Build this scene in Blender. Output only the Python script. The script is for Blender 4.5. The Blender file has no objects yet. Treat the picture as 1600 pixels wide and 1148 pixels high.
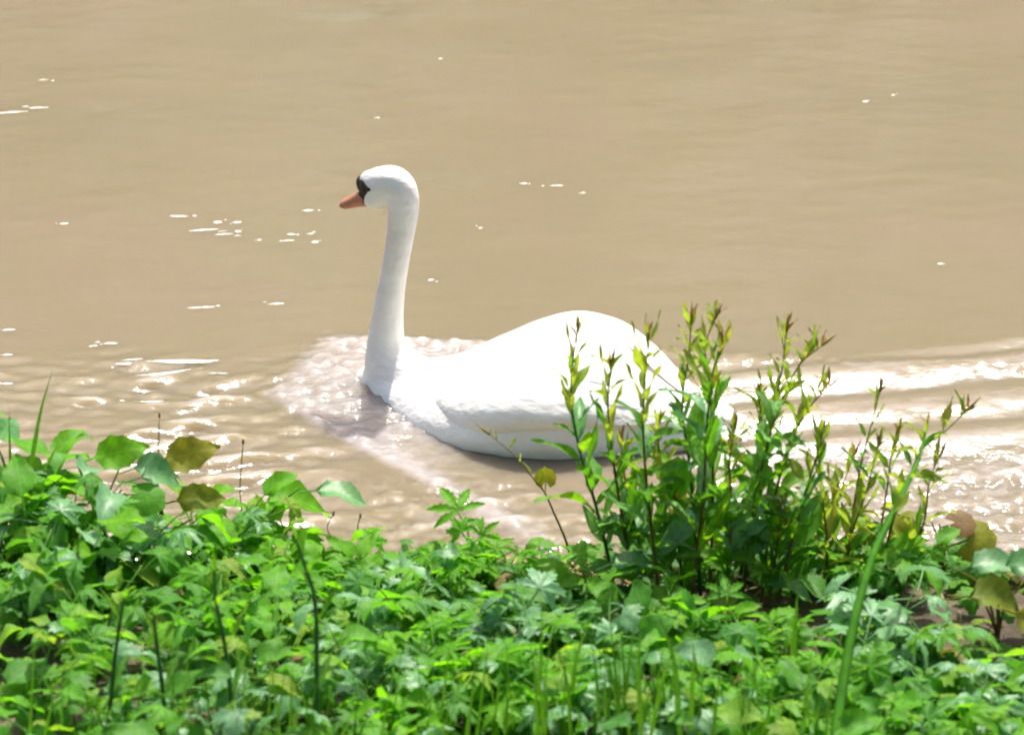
import bpy, bmesh, math, random
import numpy as np
from mathutils import Vector, Matrix, Euler
from mathutils.bvhtree import BVHTree

random.seed(7); rng = np.random.default_rng(11)
SC = bpy.context.scene; COL = SC.collection
R = math.radians

# ------------------------------------------------------------------ camera, sky, sun, exposure
PITCH = R(24); CDIST = 10.0; FPX = 6500.0                 # focal length in photo pixels (1600 wide)
CAM = Vector((0, -CDIST*math.cos(PITCH), CDIST*math.sin(PITCH)))
cd = bpy.data.cameras.new('camera'); co = bpy.data.objects.new('camera', cd); COL.objects.link(co)
co.location = CAM; co.rotation_euler = (math.pi/2-PITCH, 0, 0)
cd.sensor_width = 36; cd.lens = 36*FPX/1600; cd.clip_start = .1; cd.clip_end = 2000
cd.dof.use_dof = True; cd.dof.focus_distance = 9.9; cd.dof.aperture_fstop = 5.0
SC.camera = co
SUN_AZ = (.31, .9507); SUN_EL = R(62)                       # direction towards the sun: behind the swan, to the right
w = bpy.data.worlds.new('World'); SC.world = w; w.use_nodes = True
nt = w.node_tree; nt.nodes.clear()
sky = nt.nodes.new('ShaderNodeTexSky'); sky.sky_type = 'NISHITA'; sky.sun_disc = False
sky.sun_elevation = SUN_EL; sky.sun_rotation = math.atan2(SUN_AZ[0], SUN_AZ[1])
sky.air_density = 1.0; sky.dust_density = 5.0; sky.ozone_density = 1.0; sky.altitude = 100
bg = nt.nodes.new('ShaderNodeBackground'); bg.inputs['Strength'].default_value = .15
out = nt.nodes.new('ShaderNodeOutputWorld')
nt.links.new(sky.outputs[0], bg.inputs[0]); nt.links.new(bg.outputs[0], out.inputs[0])
sl = bpy.data.lights.new('sun', 'SUN'); sl.energy = 4.5; sl.angle = R(.55); sl.color = (1, .95, .87)
so = bpy.data.objects.new('sun', sl); COL.objects.link(so)
sd = Vector((SUN_AZ[0]*math.cos(SUN_EL), SUN_AZ[1]*math.cos(SUN_EL), math.sin(SUN_EL)))
so.rotation_euler = sd.to_track_quat('Z', 'Y').to_euler(); so.location = sd*30
SC.view_settings.view_transform = 'Standard'; SC.view_settings.look = 'None'
SC.view_settings.gamma = 1; SC.view_settings.exposure = .69
SC.render.engine = 'CYCLES'; SC.cycles.use_denoising = True; SC.cycles.filter_width = 2.0
SC.cycles.max_bounces = 10; SC.cycles.transmission_bounces = 6; SC.cycles.sample_clamp_indirect = 6

# ------------------------------------------------------------------ helpers
FWD = Vector((0, math.cos(PITCH), -math.sin(PITCH))); UPV = Vector((0, math.sin(PITCH), math.cos(PITCH)))
def ray(px, py): return FWD + Vector((1, 0, 0))*((px-800)/FPX) + UPV*((574-py)/FPX)
def at_z(px, py, z=0.):                                   # the place on level z seen at a spot of the photo
    r = ray(px, py); return CAM + r*((z-CAM.z)/r.z)
def at_y(px, py, y):                                      # the place at depth y
    r = ray(px, py); return CAM + r*((y-CAM.y)/r.y)

def tag(o, label=None, cat=None, group=None, kind=None):
    for k, v in (('label', label), ('category', cat), ('group', group), ('kind', kind)):
        if v: o[k] = v
    return o
def empty(name, loc, rz=0):
    o = bpy.data.objects.new(name, None); COL.objects.link(o); o.location = loc; o.rotation_euler = (0, 0, rz)
    o.empty_display_size = .05; return o
def mesh_of(name, verts, faces, mat=None, smooth=True):
    me = bpy.data.meshes.new(name); me.from_pydata([tuple(v) for v in verts], [], faces)
    if smooth: me.polygons.foreach_set('use_smooth', [True]*len(me.polygons))
    if mat: me.materials.append(mat)
    me.update(); return me
def link(name, me, parent=None):
    o = bpy.data.objects.new(name, me); COL.objects.link(o)
    if parent: o.parent = parent
    return o
def catmull(pts, n):
    P = [np.array(p, float) for p in pts]; P = [2*P[0]-P[1]] + P + [2*P[-1]-P[-2]]; outp = []
    for i in range(1, len(P)-2):
        for k in range(n):
            t = k/n; a, b, c, d = P[i-1], P[i], P[i+1], P[i+2]
            outp.append(.5*((2*b)+(-a+c)*t+(2*a-5*b+4*c-d)*t*t+(-a+3*b-3*c+d)*t**3))
    outp.append(P[-2]); return outp
def tube(path, radii, sides=6, cap=True):                 # verts, faces of a tapered tube
    V = []; F = []; n = len(path); ref = Vector((.3, .9, .2))
    for i, p in enumerate(path):
        p = Vector(p); a = Vector(path[max(0, i-1)]); b = Vector(path[min(n-1, i+1)]); d = (b-a).normalized()
        s = d.cross(ref); s.normalize(); q = d.cross(s)
        for k in range(sides):
            an = 2*math.pi*k/sides; V.append(p + (s*math.cos(an)+q*math.sin(an))*radii[i])
    for i in range(n-1):
        for k in range(sides):
            F.append((i*sides+k, i*sides+(k+1) % sides, (i+1)*sides+(k+1) % sides, (i+1)*sides+k))
    if cap: F += [tuple(range(sides))[::-1], tuple(range((n-1)*sides, n*sides))]
    return V, F

# ------------------------------------------------------------------ materials
def newmat(name):
    m = bpy.data.materials.new(name); m.use_nodes = True; n = m.node_tree; n.nodes.clear()
    return m, n, n.nodes.new('ShaderNodeOutputMaterial')
def pnode(n, **kw):
    p = n.nodes.new('ShaderNodeBsdfPrincipled')
    for k, v in kw.items(): p.inputs[k.replace('_', ' ')].default_value = v
    return p
def ramp(n, stops, src):
    r = n.nodes.new('ShaderNodeValToRGB'); e = r.color_ramp.elements
    while len(e) < len(stops): e.new(.5)
    for x, (pos, c) in zip(e, stops): x.position = pos; x.color = (*c, 1)
    n.links.new(src, r.inputs[0]); return r
def noise(n, scale, detail=3, coord=None, rough=.5):
    t = n.nodes.new('ShaderNodeTexNoise'); t.inputs['Scale'].default_value = scale
    t.inputs['Detail'].default_value = detail; t.inputs['Roughness'].default_value = rough
    if coord is not None: n.links.new(coord, t.inputs['Vector'])
    return t
def bump(n, h, strength, dist, to):
    b = n.nodes.new('ShaderNodeBump'); b.inputs['Strength'].default_value = strength; b.inputs['Distance'].default_value = dist
    n.links.new(h, b.inputs['Height']); n.links.new(b.outputs[0], to.inputs['Normal']); return b

def leaf_mat(name, cols, trans, tcol, rough=.55, island=False, spec=.28):
    m, n, o = newmat(name)
    if island: src = n.nodes.new('ShaderNodeNewGeometry').outputs['Random Per Island']
    else: src = n.nodes.new('ShaderNodeObjectInfo').outputs['Random']
    k = len(cols); r = ramp(n, [(i/(k-1), c) for i, c in enumerate(cols)], src)
    tc = n.nodes.new('ShaderNodeTexCoord'); t = noise(n, 45, 3, tc.outputs['Object'])
    hs = n.nodes.new('ShaderNodeHueSaturation'); n.links.new(r.outputs[0], hs.inputs['Color'])
    mr = n.nodes.new('ShaderNodeMapRange'); mr.inputs[1].default_value = .25; mr.inputs[2].default_value = .75
    mr.inputs[3].default_value = .72; mr.inputs[4].default_value = 1.25
    n.links.new(t.outputs[0], mr.inputs[0]); n.links.new(mr.outputs[0], hs.inputs['Value'])
    col = hs.outputs[0]
    if not island:
        sx = n.nodes.new('ShaderNodeSeparateXYZ'); n.links.new(tc.outputs['Object'], sx.inputs[0])
        def mth(op, a, b=None, v=None):
            q = n.nodes.new('ShaderNodeMath'); q.operation = op; n.links.new(a, q.inputs[0])
            if b is not None: n.links.new(b, q.inputs[1])
            if v is not None: q.inputs[1].default_value = v
            return q.outputs[0]
        ay = mth('ABSOLUTE', sx.outputs[1]); ph = mth('SUBTRACT', sx.outputs[0], mth('MULTIPLY', ay, v=.9))
        sn = mth('POWER', mth('ABSOLUTE', mth('SINE', mth('MULTIPLY', ph, v=230.))), v=9.)
        mid = mth('LESS_THAN', ay, v=.0013); vein = mth('MAXIMUM', mid, mth('MULTIPLY', sn, v=.45))
        vm = n.nodes.new('ShaderNodeMix'); vm.data_type = 'RGBA'; n.links.new(mth('MULTIPLY', vein, v=.55), vm.inputs[0]); n.links.new(col, vm.inputs[6])
        lt = n.nodes.new('ShaderNodeVectorMath'); lt.operation = 'MULTIPLY_ADD'; n.links.new(col, lt.inputs[0]); lt.inputs[1].default_value = (1.3, 1.2, 1.2); lt.inputs[2].default_value = (.05, .06, .02)
        n.links.new(lt.outputs[0], vm.inputs[7]); col = vm.outputs[2]
    p = pnode(n, Roughness=rough, IOR=1.45); p.inputs['Specular IOR Level'].default_value = spec
    n.links.new(col, p.inputs['Base Color'])
    bump(n, noise(n, 90, 2, tc.outputs['Object']).outputs[0], .35, .004, p)
    tr = n.nodes.new('ShaderNodeBsdfTranslucent')
    mx0 = n.nodes.new('ShaderNodeMix'); mx0.data_type = 'RGBA'; mx0.blend_type = 'MULTIPLY'; mx0.inputs[0].default_value = 1
    gain = n.nodes.new('ShaderNodeVectorMath'); gain.operation = 'MULTIPLY'; gain.inputs[1].default_value = tcol
    n.links.new(col, gain.inputs[0]); n.links.new(gain.outputs[0], tr.inputs[0])
    mx = n.nodes.new('ShaderNodeMixShader'); mx.inputs[0].default_value = trans
    n.links.new(p.outputs[0], mx.inputs[1]); n.links.new(tr.outputs[0], mx.inputs[2]); n.links.new(mx.outputs[0], o.inputs[0])
    return m
GREEN = leaf_mat('leaf_green', [(.055, .19, .020), (.075, .25, .018), (.10, .30, .016), (.07, .22, .045), (.13, .32, .02), (.19, .29, .03)], .47, (1.9, 1.9, .8))
BRIGHT = leaf_mat('leaf_bright', [(.10, .31, .010), (.13, .34, .012), (.08, .27, .010)], .5, (1.8, 1.8, .7))
BLUISH_SHEEN = leaf_mat('leaf_bluish_sheen', [(.09, .23, .08), (.17, .34, .17), (.11, .27, .09), (.07, .22, .06)], .35, (1.8, 1.8, 1.), .45, spec=.5)  # palest stop puts the mint sky highlights of glossy leaves into the colour
YOUNG = leaf_mat('leaf_young', [(.20, .29, .03), (.26, .31, .035), (.16, .29, .025), (.26, .25, .045)], .5, (1.6, 1.6, .9))
MATURE = leaf_mat('leaf_mature', [(.065, .20, .016), (.09, .25, .014), (.06, .18, .026), (.15, .31, .014)], .46, (1.9, 1.9, .8))
OLIVE = leaf_mat('leaf_olive', [(.16, .19, .015), (.22, .22, .02), (.11, .17, .015)], .45, (1.6, 1.5, .8))
BROWN = leaf_mat('leaf_brown', [(.16, .09, .03), (.20, .12, .035), (.12, .10, .03)], .4, (1.6, 1.4, 1.))
COVER = leaf_mat('leaf_cover', [(.045, .16, .016), (.065, .21, .018), (.05, .17, .03), (.10, .27, .016), (.12, .25, .03), (.22, .16, .06)], .42, (1.7, 1.8, .9), island=True)
GRASSM = leaf_mat('grass_blade', [(.045, .16, .012), (.08, .22, .012), (.04, .13, .016)], .4, (1.8, 1.7, .9))
STRAW = leaf_mat('straw', [(.38, .30, .13), (.30, .24, .09), (.42, .36, .18)], .3, (1.1, 1.1, 1.), .6, island=True)

def stem_mat(name, c1, c2, rough=.5):
    m, n, o = newmat(name); tc = n.nodes.new('ShaderNodeTexCoord')
    r = ramp(n, [(.35, c1), (.65, c2)], noise(n, 25, 3, tc.outputs['Object']).outputs[0])
    p = pnode(n, Roughness=rough); p.inputs['Specular IOR Level'].default_value = .12; n.links.new(r.outputs[0], p.inputs['Base Color']); n.links.new(p.outputs[0], o.inputs[0]); return m
STEM_BROWN = stem_mat('stem_brown', (.10, .075, .02), (.16, .12, .03))
STEM_GREEN = stem_mat('stem_green', (.05, .14, .02), (.09, .20, .03))
STALK = stem_mat('stem_lush', (.03, .13, .006), (.05, .18, .008), .8)
STEM_DARK = stem_mat('stem_dark', (.03, .10, .03), (.05, .15, .035))
TWIG = stem_mat('twig_tan', (.30, .22, .12), (.42, .33, .19), .8)
BUD = stem_mat('bud_brown', (.22, .13, .03), (.30, .20, .04))

def soil_mat():
    m, n, o = newmat('bank_soil'); tc = n.nodes.new('ShaderNodeTexCoord')
    t = noise(n, 6, 6, tc.outputs['Object'], .65)
    r = ramp(n, [(.3, (.03, .021, .012)), (.5, (.07, .05, .028)), (.72, (.16, .12, .065))], t.outputs[0])
    p = pnode(n, Roughness=.9); n.links.new(r.outputs[0], p.inputs['Base Color'])
    bump(n, noise(n, 40, 5, tc.outputs['Object']).outputs[0], .8, .02, p); n.links.new(p.outputs[0], o.inputs[0]); return m
def water_mat():
    m, n, o = newmat('muddy_water'); g = n.nodes.new('ShaderNodeNewGeometry')
    t = noise(n, .9, 9, g.outputs['Position'], .62)
    r = ramp(n, [(.32, (.184, .154, .097)), (.5, (.196, .161, .103)), (.68, (.206, .163, .112))], t.outputs[0])
    fo = n.nodes.new('ShaderNodeAttribute'); fo.attribute_name = 'froth_glint'
    p = pnode(n, Roughness=.06, IOR=1.333, Subsurface_Weight=1., Subsurface_Scale=.25); p.inputs['Subsurface Radius'].default_value = (1, .85, .6)
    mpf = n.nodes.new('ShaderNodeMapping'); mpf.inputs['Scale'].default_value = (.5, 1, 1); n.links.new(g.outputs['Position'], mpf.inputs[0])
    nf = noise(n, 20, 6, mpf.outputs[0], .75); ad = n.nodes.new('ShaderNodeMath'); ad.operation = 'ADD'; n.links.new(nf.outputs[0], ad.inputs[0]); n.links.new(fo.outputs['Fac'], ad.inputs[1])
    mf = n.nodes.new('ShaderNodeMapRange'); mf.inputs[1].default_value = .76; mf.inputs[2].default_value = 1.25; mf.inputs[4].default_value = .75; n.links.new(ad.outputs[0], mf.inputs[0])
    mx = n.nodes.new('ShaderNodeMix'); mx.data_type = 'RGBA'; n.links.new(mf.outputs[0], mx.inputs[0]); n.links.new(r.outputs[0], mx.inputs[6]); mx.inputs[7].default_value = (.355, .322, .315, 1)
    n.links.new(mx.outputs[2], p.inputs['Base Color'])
    mp = n.nodes.new('ShaderNodeMapping'); mp.inputs['Scale'].default_value = (.55, 1, 1); n.links.new(g.outputs['Position'], mp.inputs[0])
    a = noise(n, 38, 3, mp.outputs[0]); b = noise(n, 130, 2, mp.outputs[0])
    at = n.nodes.new('ShaderNodeAttribute'); at.attribute_name = 'chop'
    ma = n.nodes.new('ShaderNodeMath'); ma.operation = 'MULTIPLY_ADD'; n.links.new(b.outputs[0], ma.inputs[0]); ma.inputs[1].default_value = .25; n.links.new(a.outputs[0], ma.inputs[2])
    bp = bump(n, ma.outputs[0], .1, .02, p)
    st = n.nodes.new('ShaderNodeMapRange'); st.inputs[3].default_value = .06; st.inputs[4].default_value = .5
    ro = n.nodes.new('ShaderNodeAttribute'); ro.attribute_name = 'rough'; n.links.new(ro.outputs['Fac'], p.inputs['Roughness'])
    n.links.new(at.outputs['Fac'], st.inputs[0]); n.links.new(st.outputs[0], bp.inputs['Strength'])
    n.links.new(p.outputs[0], o.inputs[0]); return m
def foam_glint_mat():
    m, n, o = newmat('froth_glint'); g = n.nodes.new('ShaderNodeNewGeometry'); r = ramp(n, [(.35, (.28, .24, .17)), (.65, (.72, .69, .63))], noise(n, 90, 4, g.outputs['Position']).outputs[0]); p = pnode(n, Roughness=.5); n.links.new(r.outputs[0], p.inputs['Base Color']); n.links.new(p.outputs[0], o.inputs[0]); return m
def plumage(name, c1, c2):
    m, n, o = newmat(name); tc = n.nodes.new('ShaderNodeTexCoord')
    mp = n.nodes.new('ShaderNodeMapping'); mp.inputs['Scale'].default_value = (.35, 1, 1); n.links.new(tc.outputs['Object'], mp.inputs[0])
    t = noise(n, 18, 5, mp.outputs[0], .6); r = ramp(n, [(.3, c1), (.65, c2)], t.outputs[0])
    p = pnode(n, Roughness=.75, Subsurface_Weight=.12, Subsurface_Scale=.02)
    p.inputs['Specular IOR Level'].default_value = .25
    n.links.new(r.outputs[0], p.inputs['Base Color'])
    vz = n.nodes.new('ShaderNodeTexVoronoi'); vz.inputs['Scale'].default_value = 55; n.links.new(mp.outputs[0], vz.inputs['Vector'])
    ad = n.nodes.new('ShaderNodeMath'); ad.operation = 'MULTIPLY_ADD'; n.links.new(vz.outputs['Distance'], ad.inputs[0]); ad.inputs[1].default_value = .35
    n.links.new(noise(n, 60, 4, mp.outputs[0]).outputs[0], ad.inputs[2]); bump(n, ad.outputs[0], .4, .008, p)
    n.links.new(p.outputs[0], o.inputs[0]); return m
WHITE = plumage('white_plumage', (.77, .735, .66), (.88, .86, .81))
def plain(name, c, rough=.4, scale=60, var=.25):
    m, n, o = newmat(name); tc = n.nodes.new('ShaderNodeTexCoord')
    r = ramp(n, [(.3, tuple(x*(1-var) for x in c)), (.7, tuple(min(1, x*(1+var)) for x in c))], noise(n, scale, 3, tc.outputs['Object']).outputs[0])
    p = pnode(n, Roughness=rough); n.links.new(r.outputs[0], p.inputs['Base Color']); n.links.new(p.outputs[0], o.inputs[0]); return m
ORANGE = plain('bill_orange', (.46, .19, .10), .45); BLACK = plain('bill_black', (.040, .028, .015), .55); EYE = plain('eye_dark', (.006, .005, .004), .08)
NAIL = plain('bill_nail', (.20, .075, .04), .4)

# ------------------------------------------------------------------ water
def smooth(a, b, x):
    t = np.clip((x-a)/(b-a), 0, 1); return t*t*(3-2*t)
def waves(X, Y, lam, ang, spread, n, seed):
    g = np.random.default_rng(seed); H = np.zeros_like(X); tot = 0
    for i in range(n):
        L = lam[0]*(lam[1]/lam[0])**g.random(); th = ang + g.normal()*spread; k = 2*math.pi/L
        a = L; H += a*np.sin(k*(X*math.cos(th)+Y*math.sin(th)) + g.random()*6.283); tot += (a*k)**2/2
    return H/math.sqrt(tot)                                # rms slope one
def axis(lo, hi, fine, far, grow=1.12):
    xs = list(np.arange(lo, hi+1e-6, fine)); s = fine
    while xs[-1] < far: s *= grow; xs.append(xs[-1]+s)
    s = fine
    while xs[0] > -far: s *= grow; xs.insert(0, xs[0]-s)
    return np.array(xs)
SWAN_TH = R(21); SFW = Vector((-math.cos(SWAN_TH), math.sin(SWAN_TH), 0)); SLF = Vector((-math.sin(SWAN_TH), -math.cos(SWAN_TH), 0)); SWAN = Vector((.07, -.245, 0))
def build_water():
    xs = axis(-1.75, 1.75, .0062, 400); ys = axis(-1.15, 2.9, .0085, 400)
    X, Y = np.meshgrid(xs, ys); far = 1/(1+np.maximum(0, np.hypot(X, Y)-3.5)**2*.3)
    # swan axes: a = metres behind the bow, l = metres to the camera side
    bow = SWAN + SFW*.50
    A = -((X-bow.x)*SFW.x + (Y-bow.y)*SFW.y); Lt = (X-bow.x)*SLF.x + (Y-bow.y)*SLF.y
    half = np.where(Lt > 0, .17 + .56*np.clip(A+.10, 0, 9), .22 + .26*np.clip(A+.10, 0, 9))   # half opening of the wake, near and far side
    inside = smooth(.05, -.03, np.abs(Lt)-half)*smooth(-.20, -.10, A)
    patch = inside*smooth(.75, .25, A)*(1-.35*smooth(.14, .30, Lt)*smooth(.16, .4, A))
    arm = np.exp(-((np.abs(Lt)-half)/.035)**2)*smooth(-.12, .0, A)
    stern = inside*smooth(.85, 1.15, A)
    left = smooth(-.28, -.55, X)*smooth(.16, -.12, Y)*(1-patch)
    n1 = waves(X, Y, (.25, .8), 1.57, .7, 8, 1); n2 = waves(X, Y, (.07, .2), 1.57, .35, 16, 2); n3 = waves(X, Y, (.025, .07), 1.5, .9, 26, 3)
    n4 = waves(X, Y, (.5, 1.6), .6, 1.2, 10, 5); gate = smooth(.1, 1.5, n4/n4.std())
    n5 = waves(X, Y, (.05, .13), 1.70, .26, 18, 6); n6 = waves(X, Y, (.03, .09), .9, 1.4, 28, 8)
    H = .022*n1 + .022*n2*(.7+.5*gate) + .008*n3
    H += left*(.285*n5 + .04*n6 + .03*n3)
    near = smooth(-.45, -.3, X)*smooth(.45, .2, X)*smooth(-.56, -.68, Y); H += near*(.16*n6+.14*n5)
    H += patch*(.29*n6 + .12*n3) + .020*inside*np.exp(-((A-.02)/.17)**2)*np.exp(-(Lt/.26)**2)
    H += arm*.006*(1-.5*smooth(.3, 1.5, A)) + arm*.12*n6
    # transverse waves rolling out behind the swan
    st = smooth(.22, .5, X)*smooth(.14, .05, Y-.21*(X-.95) - .02*np.sin(X*5))*smooth(-.66, -.5, Y)
    H += st*.0122*(1+.25*np.sin(3*X+1))*np.cos(2*math.pi*(Y - .21*(X-.95) + .012*np.sin(7*X) + .01)/.205)
    ch = smooth(.25, .55, X)*smooth(-.35, -.55, Y)
    H += (ch*.25*smooth(-.42, -.6, Y)+st*.03)*n6 + (ch*.16)*n5 + st*.03*n5
    H *= far
    # calm water tucked under the flank, and the draw-down by the hull
    fl = np.exp(-((Lt-.34)/.10)**2)*smooth(.15, .35, A)*smooth(1.05, .85, A); H *= 1-.5*fl
    chop = np.clip(patch*.8 + arm*.4 + ch*.7 + st*.12 + left*.2, 0, 1); rgh = np.clip(.05 + .10*patch + .08*ch + .17*st + .07*left + .06*near, 0, .24)
    ny, nx = X.shape; V = np.stack([X, Y, H], -1).reshape(-1, 3)
    i = np.arange(nx*ny).reshape(ny, nx); Q = np.stack([i[:-1, :-1], i[:-1, 1:], i[1:, 1:], i[1:, :-1]], -1).reshape(-1, 4)
    me = bpy.data.meshes.new('river_water'); me.vertices.add(len(V)); me.vertices.foreach_set('co', V.astype(np.float32).ravel())
    me.loops.add(Q.size); me.loops.foreach_set('vertex_index', Q.astype(np.int32).ravel())
    me.polygons.add(len(Q)); me.polygons.foreach_set('loop_start', np.arange(0, Q.size, 4, dtype=np.int32))
    me.polygons.foreach_set('use_smooth', np.ones(len(Q), bool)); me.update(calc_edges=True)
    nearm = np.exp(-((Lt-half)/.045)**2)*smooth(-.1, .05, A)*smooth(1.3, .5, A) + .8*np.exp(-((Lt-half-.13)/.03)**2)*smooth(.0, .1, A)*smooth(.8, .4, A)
    fr = np.clip(patch*.68 + arm*.25*smooth(1.2, .2, A) + nearm*.3 + near*.22*gate + left*.55*smooth(1.0, 1.9, n5/n5.std())+ near*.3*smooth(.9, 1.8, n5/n5.std()) + ch*.42 + st*.42*smooth(-.004, .006, H), 0, 1)  # bubbles at bow and stern; painted glints on wake bands, left and near streaks
    at = me.attributes.new('froth_glint', 'FLOAT', 'POINT'); at.data.foreach_set('value', fr.astype(np.float32).ravel())
    at = me.attributes.new('rough', 'FLOAT', 'POINT'); at.data.foreach_set('value', rgh.astype(np.float32).ravel())
    at = me.attributes.new('chop', 'FLOAT', 'POINT'); at.data.foreach_set('value', chop.astype(np.float32).ravel())
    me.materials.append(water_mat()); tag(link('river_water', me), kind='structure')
    return xs, ys, H
WX, WY, WH = build_water()
def water_z(x, y):
    i = int(np.clip(np.searchsorted(WX, x), 0, len(WX)-1)); j = int(np.clip(np.searchsorted(WY, y), 0, len(WY)-1)); return float(WH[j, i])

# ------------------------------------------------------------------ river bank
def shore(x): return -1.0 - .12*math.exp(-((x+.12)/.38)**2) - .07*max(0., min(1., (x-.35)/.3)) + .05*math.sin(2.1*x+.6) + .03*math.sin(5.3*x+2) - .03*x
def bank_z(x, y):
    d = shore(x)-y; b = .016*math.sin(7*x+3*y)+.012*math.sin(13*y-4*x)
    if d < 0: return max(-1.2, d*.45) + .3*b*min(1, -d*8)
    z = .13*d + .035*(1-math.exp(-d*14))
    if d > 1.6: z += .42*(d-1.6)
    if d > 6.2: z -= .55*(d-6.2)
    return z + b*min(1, d*5)
def build_bank():
    xs = axis(-2.4, 2.4, .04, 400, 1.25); ys = [y for y in axis(-2.8, .4, .035, 400, 1.25) if y < 3]
    V = [(x, y, bank_z(x, y)) for y in ys for x in xs]; nx = len(xs)
    F = [(j*nx+i, j*nx+i+1, (j+1)*nx+i+1, (j+1)*nx+i) for j in range(len(ys)-1) for i in range(nx-1)]
    tag(link('river_bank', mesh_of('river_bank', V, F, soil_mat())), kind='structure')
build_bank()
def ground(px, py):                                       # the spot on the bank seen at a point of the photo
    z = .05
    for _ in range(12):
        p = at_z(px, py, z); z = max(0, bank_z(p.x, p.y))
    return Vector((p.x, p.y, z))

# ------------------------------------------------------------------ the far bank and its wood (out of the picture, mirrored in the calm water)
def build_far():
    xs = np.linspace(-90, 90, 61); ys = [17, 18, 19, 20.5, 23, 30, 60, 200]; hz = [-.6, .1, .7, 1.1, 1.3, 1.6, 3, 8]
    V = [(x, y+1.2*math.sin(x*.13), z+.15*math.sin(x*.7+y)) for y, z in zip(ys, hz) for x in xs]; nx = len(xs)
    F = [(j*nx+i, j*nx+i+1, (j+1)*nx+i+1, (j+1)*nx+i) for j in range(len(ys)-1) for i in range(nx-1)]
    tag(link('far_bank', mesh_of('far_bank', V, F, stem_mat('far_grass', (.05, .11, .02), (.09, .15, .03), .9))), kind='structure')
    g = random.Random(9); parts = []; V = []; F = []
    for k in range(34):
        x = -66+4*k+g.uniform(-1.2, 1.2); y = 23+g.uniform(-1.5, 3.5); h = g.uniform(13, 17); rad = g.uniform(3., 4.2)
        parts.append(tube([(x, y, .5), (x+.2, y, h*.4), (x+.1, y+.2, h*.8)], [.35, .25, .08], 7))
        for _ in range(420):
            a = g.uniform(0, 6.283); t = g.random(); z = 1.2+(h-1.2)*t; r_ = rad*math.sqrt(max(.05, math.sin(math.pi*min(1, .12+t*.86))))*math.sqrt(g.uniform(.25, 1))
            c = Vector((x+r_*math.cos(a), y+r_*math.sin(a), z)); q = Euler((g.uniform(-1, 1), g.uniform(-1, 1), g.uniform(0, 6.28))); o = len(V); sz = g.uniform(.35, .75)
            for (dx, dy) in ((-1, -.5), (.1, -.8), (1, 0), (.2, .7), (-.8, .6)):
                p = Vector((dx*sz, dy*sz, g.uniform(-.15, .15))); p.rotate(q); V.append(c+p)
            F.append((o, o+1, o+2, o+3, o+4))
    vt, ft = join(parts); o = len(V); me = mesh_of('far_wood', V+vt, F+[tuple(i+o for i in f) for f in ft], COVER)
    tag(link('far_wood', me), 'wood of tall green trees along the far bank', 'wood', kind='stuff')

# ------------------------------------------------------------------ swan
def interp(tab, x):
    t = sorted(tab); return float(np.interp(x, [a for a, _ in t], [b for _, b in t]))
TOP = [(.475, .015), (.45, .045), (.40, .058), (.33, .062), (.30, .064), (.237, .080), (.159, .124), (.072, .172), (-.011, .210), (-.05, .218), (-.122, .211), (-.177, .190),
       (-.232, .156), (-.265, .132), (-.314, .098), (-.36, .080), (-.42, .068), (-.47, .062), (-.52, .05)]
WID = [(.475, .012), (.455, .035), (.42, .066), (.35, .118), (.25, .190), (.16, .246), (.08, .276), (-.03, .278), (-.12, .256), (-.2, .205), (-.3, .138), (-.38, .092), (-.45, .06), (-.52, .035)]
BOT = [(.475, -.005), (.44, -.05), (.35, -.11), (.2, -.13), (0, -.13), (-.25, -.10), (-.4, -.02), (-.47, .015), (-.52, .035)]
def sm(tab):                                               # smoothed profile lookup
    us = np.linspace(-.56, .5, 300); v = np.array([interp(tab, u) for u in us])
    k = np.ones(15)/15; v = np.convolve(np.pad(v, 7, 'edge'), k, 'valid'); return lambda u: float(np.interp(u, us, v))
fT, fW, fB = sm(TOP), sm(WID), sm(BOT)
WINGPAD = .020
def hull(u, phi, side=1):                                  # phi 0 at the back ridge, pi/2 at the widest line
    zt = fT(u) - WINGPAD*float(smooth(.25, .08, np.float64(u))*smooth(-.5, -.36, np.float64(u))); zb = fB(u); zw = zb + (zt-zb)*.52; wd = fW(u)
    s, c = math.sin(phi), math.cos(phi)
    v = wd*abs(s)**.94*side; z = zw + ((zt-zw) if c > 0 else (zw-zb))*math.copysign(abs(c)**.98, c)
    return Vector((u, v, z))
def hull_n(u, phi, side):
    e = .006; a = hull(u+e, phi, side)-hull(u-e, phi, side); b = hull(u, phi+e, side)-hull(u, max(1e-3, phi-e), side)
    n = a.cross(b).normalized(); c = Vector((0, 0, .03)); 
    return n if n.dot(hull(u, phi, side)-Vector((u, 0, .05))) > 0 else -n
def loft(rings):
    V = [p for r in rings for p in r]; m = len(rings[0]); F = []
    for i in range(len(rings)-1):
        for k in range(m): F.append((i*m+k, i*m+(k+1) % m, (i+1)*m+(k+1) % m, (i+1)*m+k))
    F += [tuple(range(m))[::-1], tuple(range((len(rings)-1)*m, len(rings)*m))]; return V, F
def ellipsoid(c, r, rot=0, n=20, m=14):
    rings = []
    for i in range(1, m):
        a = math.pi*i/m; ring = []
        for k in range(n):
            b = 2*math.pi*k/n; p = Vector((-r[0]*math.cos(a), r[1]*math.sin(a)*math.cos(b), r[2]*math.sin(a)*math.sin(b)))
            p.rotate(Euler((0, rot, 0))); ring.append(p+Vector(c))
        rings.append(ring)
    return loft(rings)
def join(parts):
    V = []; F = []
    for v, f in parts:
        o = len(V); V += list(v); F += [tuple(i+o for i in q) for q in f]
    return V, F
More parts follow.
